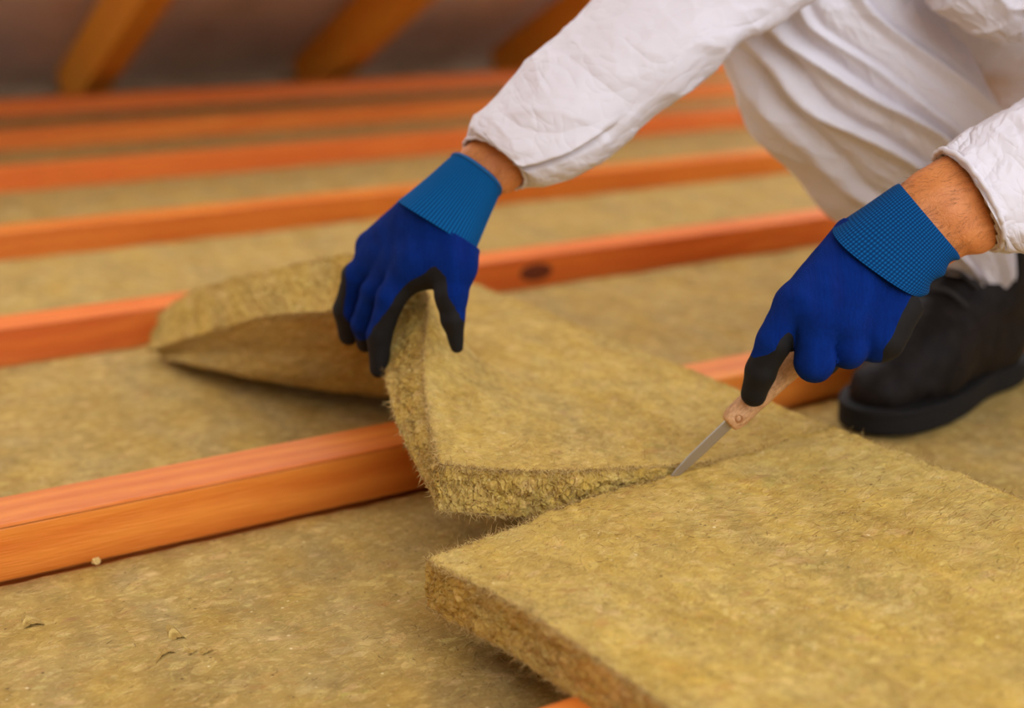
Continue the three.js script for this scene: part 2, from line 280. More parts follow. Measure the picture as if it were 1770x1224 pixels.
function batt(d0, d1, n0, n1, label, nu, nv, amp, m, seed) {
  const o = thing('insulation_batt', label, 'insulation', F(0, (n0 + n1) / 2, -0.1));
  const top = gridGeo(nu, nv, (u, v) => {
    const d = lerp(d0, d1, u), n = lerp(n0, n1, v), e = Math.min(v, 1 - v) * (n1 - n0), y = -0.0025 * (1 - smooth(e, 0, 0.008)) + amp * (n3(d * 9, n * 9, seed) + 0.6 * n3b(d * 30, n * 30, seed) + 0.35 * n3c(d * 85, n * 85, seed));
    return { p: F(d, n, y), uv: [d + seed * 0.31, n + seed * 0.17] };
  });
  const sides = [[n0, 1], [n1, -1]].map(([n, s]) => { const g = gridGeo(Math.max(8, nu >> 2), 1, (u, v) => ({ p: F(lerp(d0, d1, u), n, lerp(-0.097, -0.004, v)), uv: [lerp(d0, d1, u), v * 0.09] })); return s > 0 ? g : flip(g); });
  part('batt_body', local(mergeGeometries([top, ...sides]), o.position), m, o);
  return o;
}
const BL = ['tan insulation filling the nearest bay, torn near the lower left corner', 'tan insulation in the second bay, shaded by the raised slab', 'tan insulation between the second and third joists', 'tan insulation between the third and fourth joists', 'tan insulation between the fourth and fifth joists', 'tan insulation strip between the two farthest joists'];
const bay = [];
bay.push(batt(-0.9, 2.9, 0.62, JB[0] - JW - 0.011, BL[0], 900, 100, 0.0011, M.woolFloor, 1));
for (let i = 1; i < 6; i++) bay.push(batt(D0 + 0.03, D1 - 0.03, JB[i - 1] + 0.003, JB[i] - JW - 0.003, BL[i], i < 2 ? 700 : 200, i < 2 ? 60 : 16, 0.0012, M.woolFloor, i + 1));

{ // the torn lip near the lower left corner, and a loose crumb by the joist
  const tears = [[[[266, 1152], [276, 1142], [286, 1134], [298, 1130], [312, 1131]], 0.0024], [[[318, 1136], [328, 1135], [338, 1129], [346, 1124]], 0.002], [[[342, 1138], [352, 1134], [362, 1129], [376, 1121]], 0.0018], [[[296, 1110], [306, 1106], [318, 1104], [326, 1109]], 0.0016], [[[40, 1087], [52, 1084], [64, 1081], [78, 1079]], 0.002]];
  const back = N.clone();
  for (const [px, lift] of tears) {
    const line = px.map(([x, y]) => onY(x, y, 0.0006)), L = line[0].distanceTo(line[line.length - 1]);
    const lip = (dy) => (u, v) => { const e = Math.sin(Math.PI * clamp(u, 0.01, 0.99)), p = cr(line, u).addScaledVector(back, (1 - v) * 0.02 * (0.25 + e)); p.y += e * (lift * v * v + dy) + 0.0005 * n3(u * 14, v * 4, 5) * e - 0.0008; return { p, uv: [u * L + 0.3, v * 0.02] }; };
    part('torn_lip', local(mergeGeometries([gridGeo(60, 12, lip(0.0006)), flip(gridGeo(60, 12, lip(-0.0006)))]), bay[0].position), M.woolFloor, bay[0]);
  }
  const cg = new THREE.IcosahedronGeometry(0.0032, 3), p = cg.attributes.position; for (let i = 0; i < p.count; i++) { const k = 1 + 0.4 * n3(p.getX(i) * 500, p.getY(i) * 500, p.getZ(i) * 500); p.setXYZ(i, p.getX(i) * k, p.getY(i) * k * 0.7, p.getZ(i) * k); } cg.computeVertexNormals();
  const c = tag(mesh('wool_crumb', cg, M.fibre), 'tiny pale crumb of wool against the foot of the nearest joist', 'crumb'); c.position.copy(onY(166, 970, 0.003));
}

// ---------------------------------------------------------------- the slab being cut: a flat front piece and a piece held up by its edge
function woolSlab(o, top, bot, nu, nv, len, seed, amp, cutEdges) {
  // top(u, v), bot(u, v): the two faces; the surface is roughened by a noise of the material's own coordinates so the faces meet exactly
  const rough = (p, mu, mv, ms, e) => {
    const a = amp * (1 + 1.1 * e), x = mu * len[0], y = mv * len[1], z = ms;
    return p.add(V(n3(x * 28, y * 28, z * 2 + seed), n3b(x * 28, y * 28, z * 2 + seed), n3c(x * 28, y * 28, z * 2 + seed)).multiplyScalar(a)).add(V(n3b(x * 90, y * 90, z * 5 + seed), n3c(x * 90, y * 90, z * 5 + seed), n3(x * 90, y * 90, z * 5 + seed)).multiplyScalar(a * 0.7)).add(V(n3c(x * 330, y * 330, z * 11 + seed), n3(x * 330, y * 330, z * 11 + seed), n3b(x * 330, y * 330, z * 11 + seed)).multiplyScalar(a * 0.55 * e));
  };
  const edge = (u, v) => 1 - smooth(Math.min(Math.min(u, 1 - u) * len[0], Math.min(v, 1 - v) * len[1]), 0, 0.012);
  const tg = gridGeo(nu, nv, (u, v) => ({ p: rough(top(u, v), u, v, 1, edge(u, v) * 0.5), uv: [u * len[0] + seed, v * len[1]] }));
  const bg = flip(gridGeo(nu >> 1, nv >> 1, (u, v) => ({ p: rough(bot(u, v), u, v, 0, edge(u, v) * 0.5), uv: [u * len[0] + seed + 0.4, v * len[1]] })));
  const sideOf = (fu, n, L, fl) => { const g = gridGeo(n * 2, 22, (t, s) => { const [u, v] = fu(t); const e = 0.5 + 0.9 * Math.sin(Math.PI * s), p = bot(u, v).lerp(top(u, v), s); return { p: rough(p, u, v, s, e), uv: [t * L + seed * 2, s * 0.036] }; }); return fl ? flip(g) : g; };
  const sg = [sideOf((t) => [t, 0], nu, len[0], false), sideOf((t) => [t, 1], nu, len[0], true), sideOf((t) => [0, t], nv, len[1], true), sideOf((t) => [1, t], nv, len[1], false)];
  part('top_face', local(tg, o.position), M.wool, o); part('underside', local(bg, o.position), M.woolFloor, o);
  for (const g of sg) part('cut_edge', local(g, o.position), M.woolCut, o);
  // frayed strands along the four edges and over the faces
  const light = [], dark = [];
  const sample = (fu, n, L) => { for (let i = 0; i < n; i++) { const [u, v] = fu(rng()), s = rng() < 0.45 ? 1 : rng() < 0.4 ? 0 : rng(); const a = bot(u, v), b = top(u, v), p = a.clone().lerp(b, s), c = bot(0.5, 0.5).lerp(top(0.5, 0.5), 0.5), out = p.clone().sub(c).normalize(); const dir = out.multiplyScalar(rand(0.2, 0.9)).add(rdir()).normalize(); (rng() < 0.75 ? light : dark).push({ p: p.addScaledVector(dir, -0.002), dir, len: rand(0.004, 0.011), r: rand(0.00012, 0.00034), curl: [rand(-1.6, 1.6), rand(-1.6, 1.6)] }); } };
  for (const [fu, n] of cutEdges) sample(fu, n * 2);
  for (let i = 0; i < 1800; i++) { const u = rng(), v = rng(), p = top(u, v), t = top(Math.min(u + 0.01, 1), v).sub(p).normalize(), w = top(u, Math.min(v + 0.01, 1)).sub(p).normalize(), nn = w.clone().cross(t).normalize(); if (nn.y < 0) nn.negate(); const dir = t.multiplyScalar(rand(-1, 1)).addScaledVector(w, rand(-1, 1)).addScaledVector(nn, rand(0, 0.25)).normalize(); (rng() < 0.6 ? light : dark).push({ p: p.addScaledVector(nn, 0.0006), dir, len: rand(0.004, 0.012), r: rand(0.0001, 0.00026), curl: [rand(-1.5, 1.5), rand(-1.5, 1.5)] }); }
  part('frayed_fibres', local(addFibres(light), o.position), M.fibre, o, true);
  part('frayed_fibres', local(addFibres(dark), o.position), M.fibreDark, o, true);
}
const DOWN = V(0, -1, 0);
{ // flat front piece
  const T = 0.034, o = thing('insulation_slab', 'flat yellow insulation slab in the foreground, its far edge being cut by the knife', 'insulation', V(0.1, 0.04, -0.85));
  // far (cut) edge and near end of the top face
  const farE = [[736, 966, 0.060], [874, 917, 0.066], [1000, 866, 0.072], [1147, 826, 0.074], [1295, 783, 0.073], [1440, 738, 0.073]].map(([x, y, h]) => onY(x, y, h));
  const dirN = V(0.548, 0, 0.836).normalize();
  const L = 0.46;
  const top = (u, v) => { const p = cr(farE, u).addScaledVector(dirN, v * L); p.y += 0.004 * Math.sin(u * 3 + v * 5) * v; p.y = lerp(p.y, 0.074, smooth(v, 0, 0.3) * 0.85); return p; };
  const bot = (u, v) => top(u, v).addScaledVector(DOWN, T);
  woolSlab(o, top, bot, 330, 330, [0.43, L], 3, 0.0006, [[(t) => [t, 0], 900], [(t) => [0, t * 0.6], 900], [(t) => [1, t], 260]]);
}
const lifted = {};
{ // the piece gripped by its edge
  const vk = [0, 0.15, 0.3, 0.42, 0.5, 0.6, 0.75, 0.9, 1], uk = [0, 0.25, 0.5, 0.75, 1];
  const eT = [[759, 804, 1.0], [739, 720, 1.06], [731, 620, 1.115], [737, 530, 1.15], [722, 492, 1.185], [612, 442, 1.28], [450, 471, 1.40], [330, 504, 1.525], [276, 545, 1.59]].map((a) => at(...a));
  const eB = [[761, 884, 1.0], [690, 742, 1.075], [667, 640, 1.14], [676, 555, 1.175], [686, 512, 1.215], [613, 534, 1.245], [450, 548, 1.36], [330, 583, 1.495], [252, 606, 1.59]].map((a) => at(...a));
  const B = onY(1440, 738, 0.074), rd = V(-0.52, 0, -0.854).normalize();
  const eR = vk.map((v) => B.clone().addScaledVector(rd, v * 0.8));
  const base = [null, null, null, null, at(690, 690, 1.385), at(560, 674, 1.42), at(450, 655, 1.45), at(340, 628, 1.53), at(300, 612, 1.58)];   // where the curled underside comes back to the floor
  const rowT = vk.map((v, i) => {
    const a = eT[i], e = eR[i], out = [a];
    if (i === 0) return [a, at(905, 815, 1.0), at(1060, 811, 1.022), onY(1255, 794, 0.074), e].map((p) => p.clone());
    if (i < 4) {
      const sag = [0, 0.008, 0.018, 0.03][i];
      return [0, 0.25, 0.5, 0.75, 1].map((u) => { const p = a.clone().lerp(e, u); p.y = lerp(a.y, e.y, Math.min(1, u * 1.55)) - sag * Math.sin(Math.PI * Math.min(1, u * 1.3)) * (u < 0.77 ? 1 : 0); if (u > 0.5) p.y = Math.max(p.y, e.y - 0.002); return p; });
    }
    const b = base[i].clone(), inward = e.clone().sub(b).setY(0).normalize(); b.addScaledVector(inward, 0.03).setY(Math.max(b.y, 0) + 0.045);
    const q = a.clone().lerp(b, 0.5).addScaledVector(inward, 0.012);
    return [a, q, b, b.clone().lerp(e, 0.5), e];
  });
  const rowB = vk.map((v, i) => rowT[i].map((p, k) => {
    if (k === 0) return eB[i];
    if (i >= 4 && k === 2) return base[i].clone();
    if (i >= 4 && k === 1) return eB[i].clone().lerp(base[i], 0.5);
    if (i < 4 && i > 0 && k === 1) return p.clone().add(V(-0.012, -0.032, 0)); return p.clone().addScaledVector(DOWN, 0.034);
  }));
  const surf = (rows) => (u, v) => crk(vk, rows.map((r) => cr(r, u)), v);
  const top = surf(rowT), bot = surf(rowB);
  lifted.top = top; lifted.bot = bot;
  const o = thing('insulation_slab', 'yellow insulation slab bent upward, one edge pinched in the blue glove', 'insulation', V(-0.05, 0.0, -1.15));
  woolSlab(o, top, bot, 300, 420, [0.43, 0.8], 8, 0.0007, [[(t) => [t * 0.75, 0], 1100], [(t) => [0, t * 0.45], 900], [(t) => [0, 0.45 + t * 0.55], 500], [(t) => [1, t], 200]]);
}

// ---------------------------------------------------------------- knife
{
  const a = at(1157, 830, 1.043), c = at(1262, 730, 1.043), e = at(1480, 480, 1.048), ax = c.clone().sub(a).normalize();
  const o = thing('knife', 'small knife with a pale wooden handle, its blade tip in the slab', 'knife', c.clone());
  const view = c.clone().sub(camera.position).normalize(), wv = ax.clone().cross(view).normalize(), nv = ax.clone().cross(wv).normalize();
  const toWorld = new THREE.Matrix4().makeBasis(ax, wv, nv);
  const L = a.distanceTo(c), s = new THREE.Shape(); s.moveTo(0.012, 0.0036); s.lineTo(-L * 0.5, 0.0036); s.quadraticCurveTo(-L * 0.9, 0.0034, -L - 0.009, -0.0012); s.quadraticCurveTo(-L * 0.8, -0.0034, -L * 0.5, -0.0036); s.lineTo(0.012, -0.0036); s.closePath();
  const bg = new THREE.ExtrudeGeometry(s, { depth: 0.0006, bevelEnabled: true, bevelSize: 0.0005, bevelThickness: 0.0004, bevelSegments: 2, steps: 1 }).translate(0, 0, -0.0003).rotateX(0.5);
  part('blade', bg.applyMatrix4(toWorld), M.steel, o);
  const hl = c.distanceTo(e) * 0.95, prof = [[0, 0.0], [0.0005, 0.0058], [0.004, 0.0082], [0.012, 0.0093], [0.03, 0.0092], [hl * 0.5, 0.0105], [hl * 0.8, 0.0112], [hl * 0.95, 0.0098], [hl, 0.0055], [hl + 0.001, 0]].map(([x, r]) => new THREE.Vector2(r, x - 0.002));
  const hg = new THREE.LatheGeometry(new THREE.SplineCurve(prof).getPoints(40).map((p) => new THREE.Vector2(Math.max(0, p.x), p.y)), 28), p = hg.attributes.position, uv = hg.attributes.uv;
  for (let i = 0; i < p.count; i++) { const th = Math.atan2(p.getZ(i), p.getX(i)); uv.setXY(i, p.getY(i), th * 0.012); const w = 1 + 0.03 * n3(p.getX(i) * 120, p.getY(i) * 40, p.getZ(i) * 120); p.setXYZ(i, p.getX(i) * w, p.getY(i), p.getZ(i) * w * 0.9); }
  hg.computeVertexNormals(); hg.applyMatrix4(new THREE.Matrix4().makeBasis(V(0, 1, 0), V(1, 0, 0), V(0, 0, -1)));
  part('handle', hg.applyMatrix4(toWorld), M.handle, o);
  const rv = new THREE.TorusGeometry(0.0024, 0.0007, 8, 20).translate(0.006, -0.0025, 0.0076);
  part('rivet', rv.applyMatrix4(toWorld), M.rivet, o);
}

// ---------------------------------------------------------------- distance fields for hands, body and boots
const smin = (a, b, k) => { const h = Math.max(k - Math.abs(a - b), 0) / k; return Math.min(a, b) - h * h * k * 0.25; };
function capsule(p, b) {                                       // b = { a, e, ra, re }
  const ex = b.e.x - b.a.x, ey = b.e.y - b.a.y, ez = b.e.z - b.a.z, px = p.x - b.a.x, py = p.y - b.a.y, pz = p.z - b.a.z;
  const t = clamp((px * ex + py * ey + pz * ez) / (ex * ex + ey * ey + ez * ez + 1e-9), 0, 1), dx = px - t * ex, dy = py - t * ey, dz = pz - t * ez;
  b.t = t; return Math.hypot(dx, dy, dz) - lerp(b.ra, b.re, t);
}
function surfaceNet(sdf, min, max, cell) {
  const nx = Math.ceil((max.x - min.x) / cell) + 1, ny = Math.ceil((max.y - min.y) / cell) + 1, nz = Math.ceil((max.z - min.z) / cell) + 1;
  const f = new Float32Array(nx * ny * nz), q = V(0, 0, 0), id = (i, j, k) => (k * ny + j) * nx + i;
  for (let k = 0; k < nz; k++) for (let j = 0; j < ny; j++) for (let i = 0; i < nx; i++) f[id(i, j, k)] = sdf(q.set(min.x + i * cell, min.y + j * cell, min.z + k * cell));
  const cellV = new Int32Array(nx * ny * nz).fill(-1), pos = [], idx = [];
  const E = [[0, 1], [0, 2], [0, 4], [1, 3], [1, 5], [2, 3], [2, 6], [3, 7], [4, 5], [4, 6], [5, 7], [6, 7]];
  for (let k = 0; k < nz - 1; k++) for (let j = 0; j < ny - 1; j++) for (let i = 0; i < nx - 1; i++) {
    const c = []; let s = 0; for (let m = 0; m < 8; m++) { const v = f[id(i + (m & 1), j + (m >> 1 & 1), k + (m >> 2))]; c.push(v); if (v < 0) s++; }
    if (s === 0 || s === 8) continue;
    let x = 0, y = 0, z = 0, n = 0;
    for (const [a, b] of E) if ((c[a] < 0) !== (c[b] < 0)) { const t = c[a] / (c[a] - c[b]); x += lerp(a & 1, b & 1, t); y += lerp(a >> 1 & 1, b >> 1 & 1, t); z += lerp(a >> 2, b >> 2, t); n++; }
    cellV[id(i, j, k)] = pos.length / 3; pos.push(min.x + (i + x / n) * cell, min.y + (j + y / n) * cell, min.z + (k + z / n) * cell);
  }
  const quad = (a, b, c, d, fl) => { if (a < 0 || b < 0 || c < 0 || d < 0) return; fl ? idx.push(a, c, b, a, d, c) : idx.push(a, b, c, a, c, d); };
  for (let k = 1; k < nz - 1; k++) for (let j = 1; j < ny - 1; j++) for (let i = 1; i < nx - 1; i++) {
    const s = f[id(i, j, k)] < 0;
    if (s !== f[id(i + 1, j, k)] < 0) quad(cellV[id(i, j - 1, k - 1)], cellV[id(i, j, k - 1)], cellV[id(i, j, k)], cellV[id(i, j - 1, k)], !s);
    if (s !== f[id(i, j + 1, k)] < 0) quad(cellV[id(i - 1, j, k - 1)], cellV[id(i - 1, j, k)], cellV[id(i, j, k)], cellV[id(i, j, k - 1)], !s);
    if (s !== f[id(i, j, k + 1)] < 0) quad(cellV[id(i - 1, j - 1, k)], cellV[id(i, j - 1, k)], cellV[id(i, j, k)], cellV[id(i - 1, j, k)], !s);
  }
  const nor = new Float32Array(pos.length), h = cell * 0.3;
  for (let i = 0; i < pos.length; i += 3) for (let it = 0; it < 2; it++) {
    q.set(pos[i], pos[i + 1], pos[i + 2]); const d0 = sdf(q);
    const gx = sdf(q.set(pos[i] + h, pos[i + 1], pos[i + 2])) - sdf(q.set(pos[i] - h, pos[i + 1], pos[i + 2])), gy = sdf(q.set(pos[i], pos[i + 1] + h, pos[i + 2])) - sdf(q.set(pos[i], pos[i + 1] - h, pos[i + 2])), gz = sdf(q.set(pos[i], pos[i + 1], pos[i + 2] + h)) - sdf(q.set(pos[i], pos[i + 1], pos[i + 2] - h));
    const l = Math.hypot(gx, gy, gz) || 1; nor[i] = gx / l; nor[i + 1] = gy / l; nor[i + 2] = gz / l;
    if (it === 0) { const m = clamp(d0, -cell * 0.5, cell * 0.5) * 0.9; pos[i] -= gx / l * m; pos[i + 1] -= gy / l * m; pos[i + 2] -= gz / l * m; }
  }
  const g = new THREE.BufferGeometry(); g.setAttribute('position', new THREE.Float32BufferAttribute(pos, 3)); g.setAttribute('normal', new THREE.Float32BufferAttribute(nor, 3)); g.setIndex(idx);
  return g;
}
function planarUV(g, ax, ay, s = 1) { const p = g.attributes.position, uv = new Float32Array(p.count * 2), q = V(0, 0, 0); for (let i = 0; i < p.count; i++) { q.fromBufferAttribute(p, i); uv[2 * i] = q.dot(ax) * s; uv[2 * i + 1] = q.dot(ay) * s; } g.setAttribute('uv', new THREE.BufferAttribute(uv, 2)); return g; }
function splitBy(g, field) {                                   // cuts a mesh along field = 0; returns [field < 0, field >= 0]
  const p = g.attributes.position, nr = g.attributes.normal, uv = g.attributes.uv, ix = g.index.array, q = V(0, 0, 0), val = new Float32Array(p.count), nn = V(0, 0, 0);
  for (let i = 0; i < p.count; i++) val[i] = field(q.fromBufferAttribute(p, i), nn.fromBufferAttribute(nr, i));
  const out = [0, 1].map(() => ({ pos: [], nor: [], uv: [] }));
  const vert = (i) => ({ p: [p.getX(i), p.getY(i), p.getZ(i)], n: [nr.getX(i), nr.getY(i), nr.getZ(i)], u: [uv.getX(i), uv.getY(i)], f: val[i] });
  const mix = (a, b) => { const t = a.f / (a.f - b.f), m = (x, y) => x.map((v, k) => lerp(v, y[k], t)); return { p: m(a.p, b.p), n: m(a.n, b.n), u: m(a.u, b.u), f: 0 }; };
  const push = (o, ...vs) => { for (const v of vs) { o.pos.push(...v.p); o.nor.push(...v.n); o.uv.push(...v.u); } };
  for (let k = 0; k < ix.length; k += 3) {
    const t = [vert(ix[k]), vert(ix[k + 1]), vert(ix[k + 2])], s = t.map((v) => v.f >= 0), c = s.filter(Boolean).length;
    if (c === 0 || c === 3) { push(out[c ? 1 : 0], ...t); continue; }
    const lone = s.findIndex((v) => v === (c === 1)), a = t[lone], b = t[(lone + 1) % 3], d = t[(lone + 2) % 3], ab = mix(a, b), ad = mix(a, d);
    push(out[c === 1 ? 1 : 0], a, ab, ad); push(out[c === 1 ? 0 : 1], ab, b, d, ab, d, ad);
  }
  return out.map((o) => { const r = new THREE.BufferGeometry(); r.setAttribute('position', new THREE.Float32BufferAttribute(o.pos, 3)); r.setAttribute('normal', new THREE.Float32BufferAttribute(o.nor, 3)); r.setAttribute('uv', new THREE.Float32BufferAttribute(o.uv, 2)); return mergeVertices(r, 1e-6); });
}
const boxy = (th, box) => Math.pow(Math.pow(Math.abs(Math.cos(th)), 2 / box) + Math.pow(Math.abs(Math.sin(th)), 2 / box), -box / 2);   // a rounder or squarer cross-section
// a sleeve, cuff or limb swept through measured cross-sections: [x, y of one side, x, y of the other, distance, depth/width ratio]
function ringTube(rows, nu, nv, disp, uvScale, box = 1) {
  const C = rows.map((r) => at((r[0] + r[2]) / 2, (r[1] + r[3]) / 2, r[4])), A = rows.map((r) => at(r[0], r[1], r[4]).sub(at(r[2], r[3], r[4])).multiplyScalar(0.5)), K = rows.map((r) => r[5] ?? 0.8), TI = rows.map((r) => r[6] ?? 0), TN = C.map((c, i) => C[Math.min(i + 2, C.length - 1)].clone().sub(C[Math.max(i - 1, 0)]).normalize());
  const frame = (t) => { const c = cr(C, t), a = cr(A, t), tan = cr(TN, t).normalize(), v = c.clone().sub(camera.position).normalize(); const b = v.addScaledVector(a, -v.dot(a) / a.lengthSq()).normalize().multiplyScalar(a.length() * cr(K, t)); b.addScaledVector(tan, -b.length() * cr(TI, t)); return { c, a, b, tan }; };
  let len = 0; for (let i = 1; i < C.length; i++) len += C[i].distanceTo(C[i - 1]);
  const girth = TAU * A[0].length();
  return gridGeo(nu, nv, (u, t) => {
    const f = frame(t), th = u * TAU, kr = boxy(th, box), n = f.a.clone().multiplyScalar(kr * Math.cos(th)).addScaledVector(f.b, kr * Math.sin(th)), p = f.c.clone().add(n), k = disp ? disp(th, t, p) : 0;
    return { p: p.addScaledVector(n.normalize(), k), uv: uvScale ? [u * uvScale[0], t * uvScale[1]] : [u * girth, t * len] };
  });
}

function hemTube(r, toward, tilt, box, rad) {                  // a rolled edge round a measured cross-section
  const c = at((r[0] + r[2]) / 2, (r[1] + r[3]) / 2, r[4]), a = at(r[0], r[1], r[4]).sub(c), v = c.clone().sub(camera.position).normalize(), tan = at(toward[0], toward[1], r[4]).sub(c).normalize(), b = v.addScaledVector(a, -v.dot(a) / a.lengthSq()).normalize().multiplyScalar(a.length() * r[5]); b.addScaledVector(tan, -b.length() * tilt);
  const pts = []; for (let i = 0; i < 60; i++) { const th = i * TAU / 60, kr = boxy(th, box); pts.push(c.clone().addScaledVector(a, kr * Math.cos(th)).addScaledVector(b, kr * Math.sin(th)).add(V(n3(th * 4, 1, 2), n3(th * 4, 5, 2), n3(th * 4, 9, 2)).multiplyScalar(box < 1 ? 0 : 0.0008))); }
  return new THREE.TubeGeometry(new THREE.CatmullRomCurve3(pts, true), 240, rad, 8, true);
}
// ---------------------------------------------------------------- the person
const person = thing('person', 'person in white coverall and blue gloves, crouching to cut insulation with a knife', 'person', V(0.45, 0, -1.4));
const PO = person.position;
const bone = (p, q, pd, ta, te) => ({ a: at(p[0], p[1], p[2]), e: at(q[0], q[1], q[2]), ra: p[3] * p[2] / FPX, re: q[3] * q[2] / FPX, pd: pd && V(...pd).normalize(), ta, te });
function chain(pts, pds, ts) { const r = []; for (let i = 0; i < pts.length - 1; i++) r.push(bone(pts[i], pts[i + 1], pds, ts[i], ts[i + 1])); return r; }
function makeGlove(palm, fingers, cutP, cutN, cell, kf, kp) {
  const all = [...palm, ...fingers.flat()];
  const sdf = (p) => {
    let dp = 9; for (const b of palm) dp = smin(dp, capsule(p, b), 0.018);
    let df = 9; for (const c of fingers) { let d = 9; for (const b of c) d = smin(d, capsule(p, b), 0.004); df = smin(df, d, kf); }
    let d = smin(dp, df, kp);
    d += 0.00035 * n3(p.x * 60, p.y * 60, p.z * 60);
    return Math.max(d, (p.x - cutP.x) * cutN.x + (p.y - cutP.y) * cutN.y + (p.z - cutP.z) * cutN.z);
  };
  const box = new THREE.Box3(); for (const b of all) { box.expandByPoint(b.a.clone().addScalar(b.ra)); box.expandByPoint(b.a.clone().addScalar(-b.ra)); box.expandByPoint(b.e.clone().addScalar(b.re)); box.expandByPoint(b.e.clone().addScalar(-b.re)); }
  box.expandByScalar(0.006);
  const g = surfaceNet(sdf, box.min, box.max, cell);
  planarUV(g, V(1, 0, 0), V(0, 0.8, 0.6).normalize());
  // rubber coating: where the surface turns to the palm side of its bone, and all round the finger tips
  const o = V(0, 0, 0);
  const field = (p) => { let sw = 0, sv = 0; for (const b of all) { const d = capsule(p, b), w = Math.exp(-Math.max(d, -0.004) / 0.0022), r = lerp(b.ra, b.re, b.t); o.copy(b.a).lerp(b.e, b.t); const s = ((p.x - o.x) * b.pd.x + (p.y - o.y) * b.pd.y + (p.z - o.z) * b.pd.z) / r - lerp(b.ta, b.te, b.t); sw += w; sv += w * s; } return sv / sw + 0.05 * n3b(p.x * 160, p.y * 160, p.z * 160); };
  return splitBy(g, field);
}
const PLM = [0.1, -0.5, -0.85];
// glove holding the slab (thumb to the right in the photo)
{
  const palm = [
    bone([736, 364, 1.13, 40], [648, 429, 1.165, 34], PLM, 0.5, 0.5), bone([752, 373, 1.128, 44], [672, 447, 1.15, 32], PLM, 0.5, 0.5), bone([766, 383, 1.126, 46], [700, 453, 1.135, 33], PLM, 0.5, 0.45),
    bone([780, 393, 1.124, 44], [728, 455, 1.12, 34], PLM, 0.5, 0.25), bone([794, 404, 1.122, 38], [788, 455, 1.108, 34], [-0.5, -0.5, -0.7], 0.5, 0.35), bone([730, 462, 1.118, 30], [775, 466, 1.112, 28], [0, -1, -0.1], -0.3, -0.3)];
  const fingers = [
    chain([[718, 458, 1.12, 32], [676, 515, 1.126, 25], [656, 580, 1.138, 21], [655, 637, 1.146, 16.5]], [0.85, -0.3, -0.3], [-0.1, -0.2, -1.0, -1.6]),
    chain([[690, 455, 1.135, 29], [645, 503, 1.148, 21], [626, 560, 1.165, 18.5], [631, 594, 1.178, 15]], [0.3, -0.2, -0.9], [0.6, 0.55, 0.1, -1.5]),
    chain([[662, 445, 1.15, 29], [615, 476, 1.165, 23], [598, 535, 1.182, 21.5], [602, 581, 1.195, 16.5]], [-0.9, -0.15, -0.3], [0.75, 0.35, -0.25, -1.5]),
    chain([[650, 430, 1.17, 25], [618, 470, 1.195, 18], [608, 520, 1.215, 15], [610, 552, 1.225, 13]], [-0.4, -0.2, -0.8], [0.4, 0.3, -0.4, -1.4]),
    chain([[788, 455, 1.108, 33], [780, 512, 1.103, 28], [783, 552, 1.104, 20], [790, 600, 1.11, 11]], [-0.85, -0.35, -0.3], [0.0, -0.3, -1.0, -1.6])];
  const cp = at(755, 390, 1.125), cn = at(807, 305, 1.125).sub(at(755, 390, 1.125)).normalize();
  const [blue, black] = makeGlove(palm, fingers, cp.clone().addScaledVector(cn, 0.001), cn, 0.0024, 0.003, 0.008);
  const gl = part('glove', local(blue, PO), M.glove, person); gl.userData.label = 'blue work glove gripping the raised slab';
  part('palm_coating', local(black, PO), M.latex, gl);
  const rows = [[786, 278, 859, 330, 1.128, 0.84, -0.35], [781, 272, 864, 334, 1.128, 0.86, -0.35], [735, 311, 843, 382, 1.128, 0.86], [688, 349, 822, 432, 1.126, 0.86]];
  part('cuff', local(ringTube(rows, 448, 40, (th, t) => 0.00015 * Math.sin(th * 80), [5, 1.2], 0.78), PO), M.cuff, gl);
  part('cuff_rim', local(hemTube([781, 272, 864, 334, 1.128, 0.86], [755, 390], -0.35, 0.78, 0.0014), PO), M.cuffRim, gl);
}
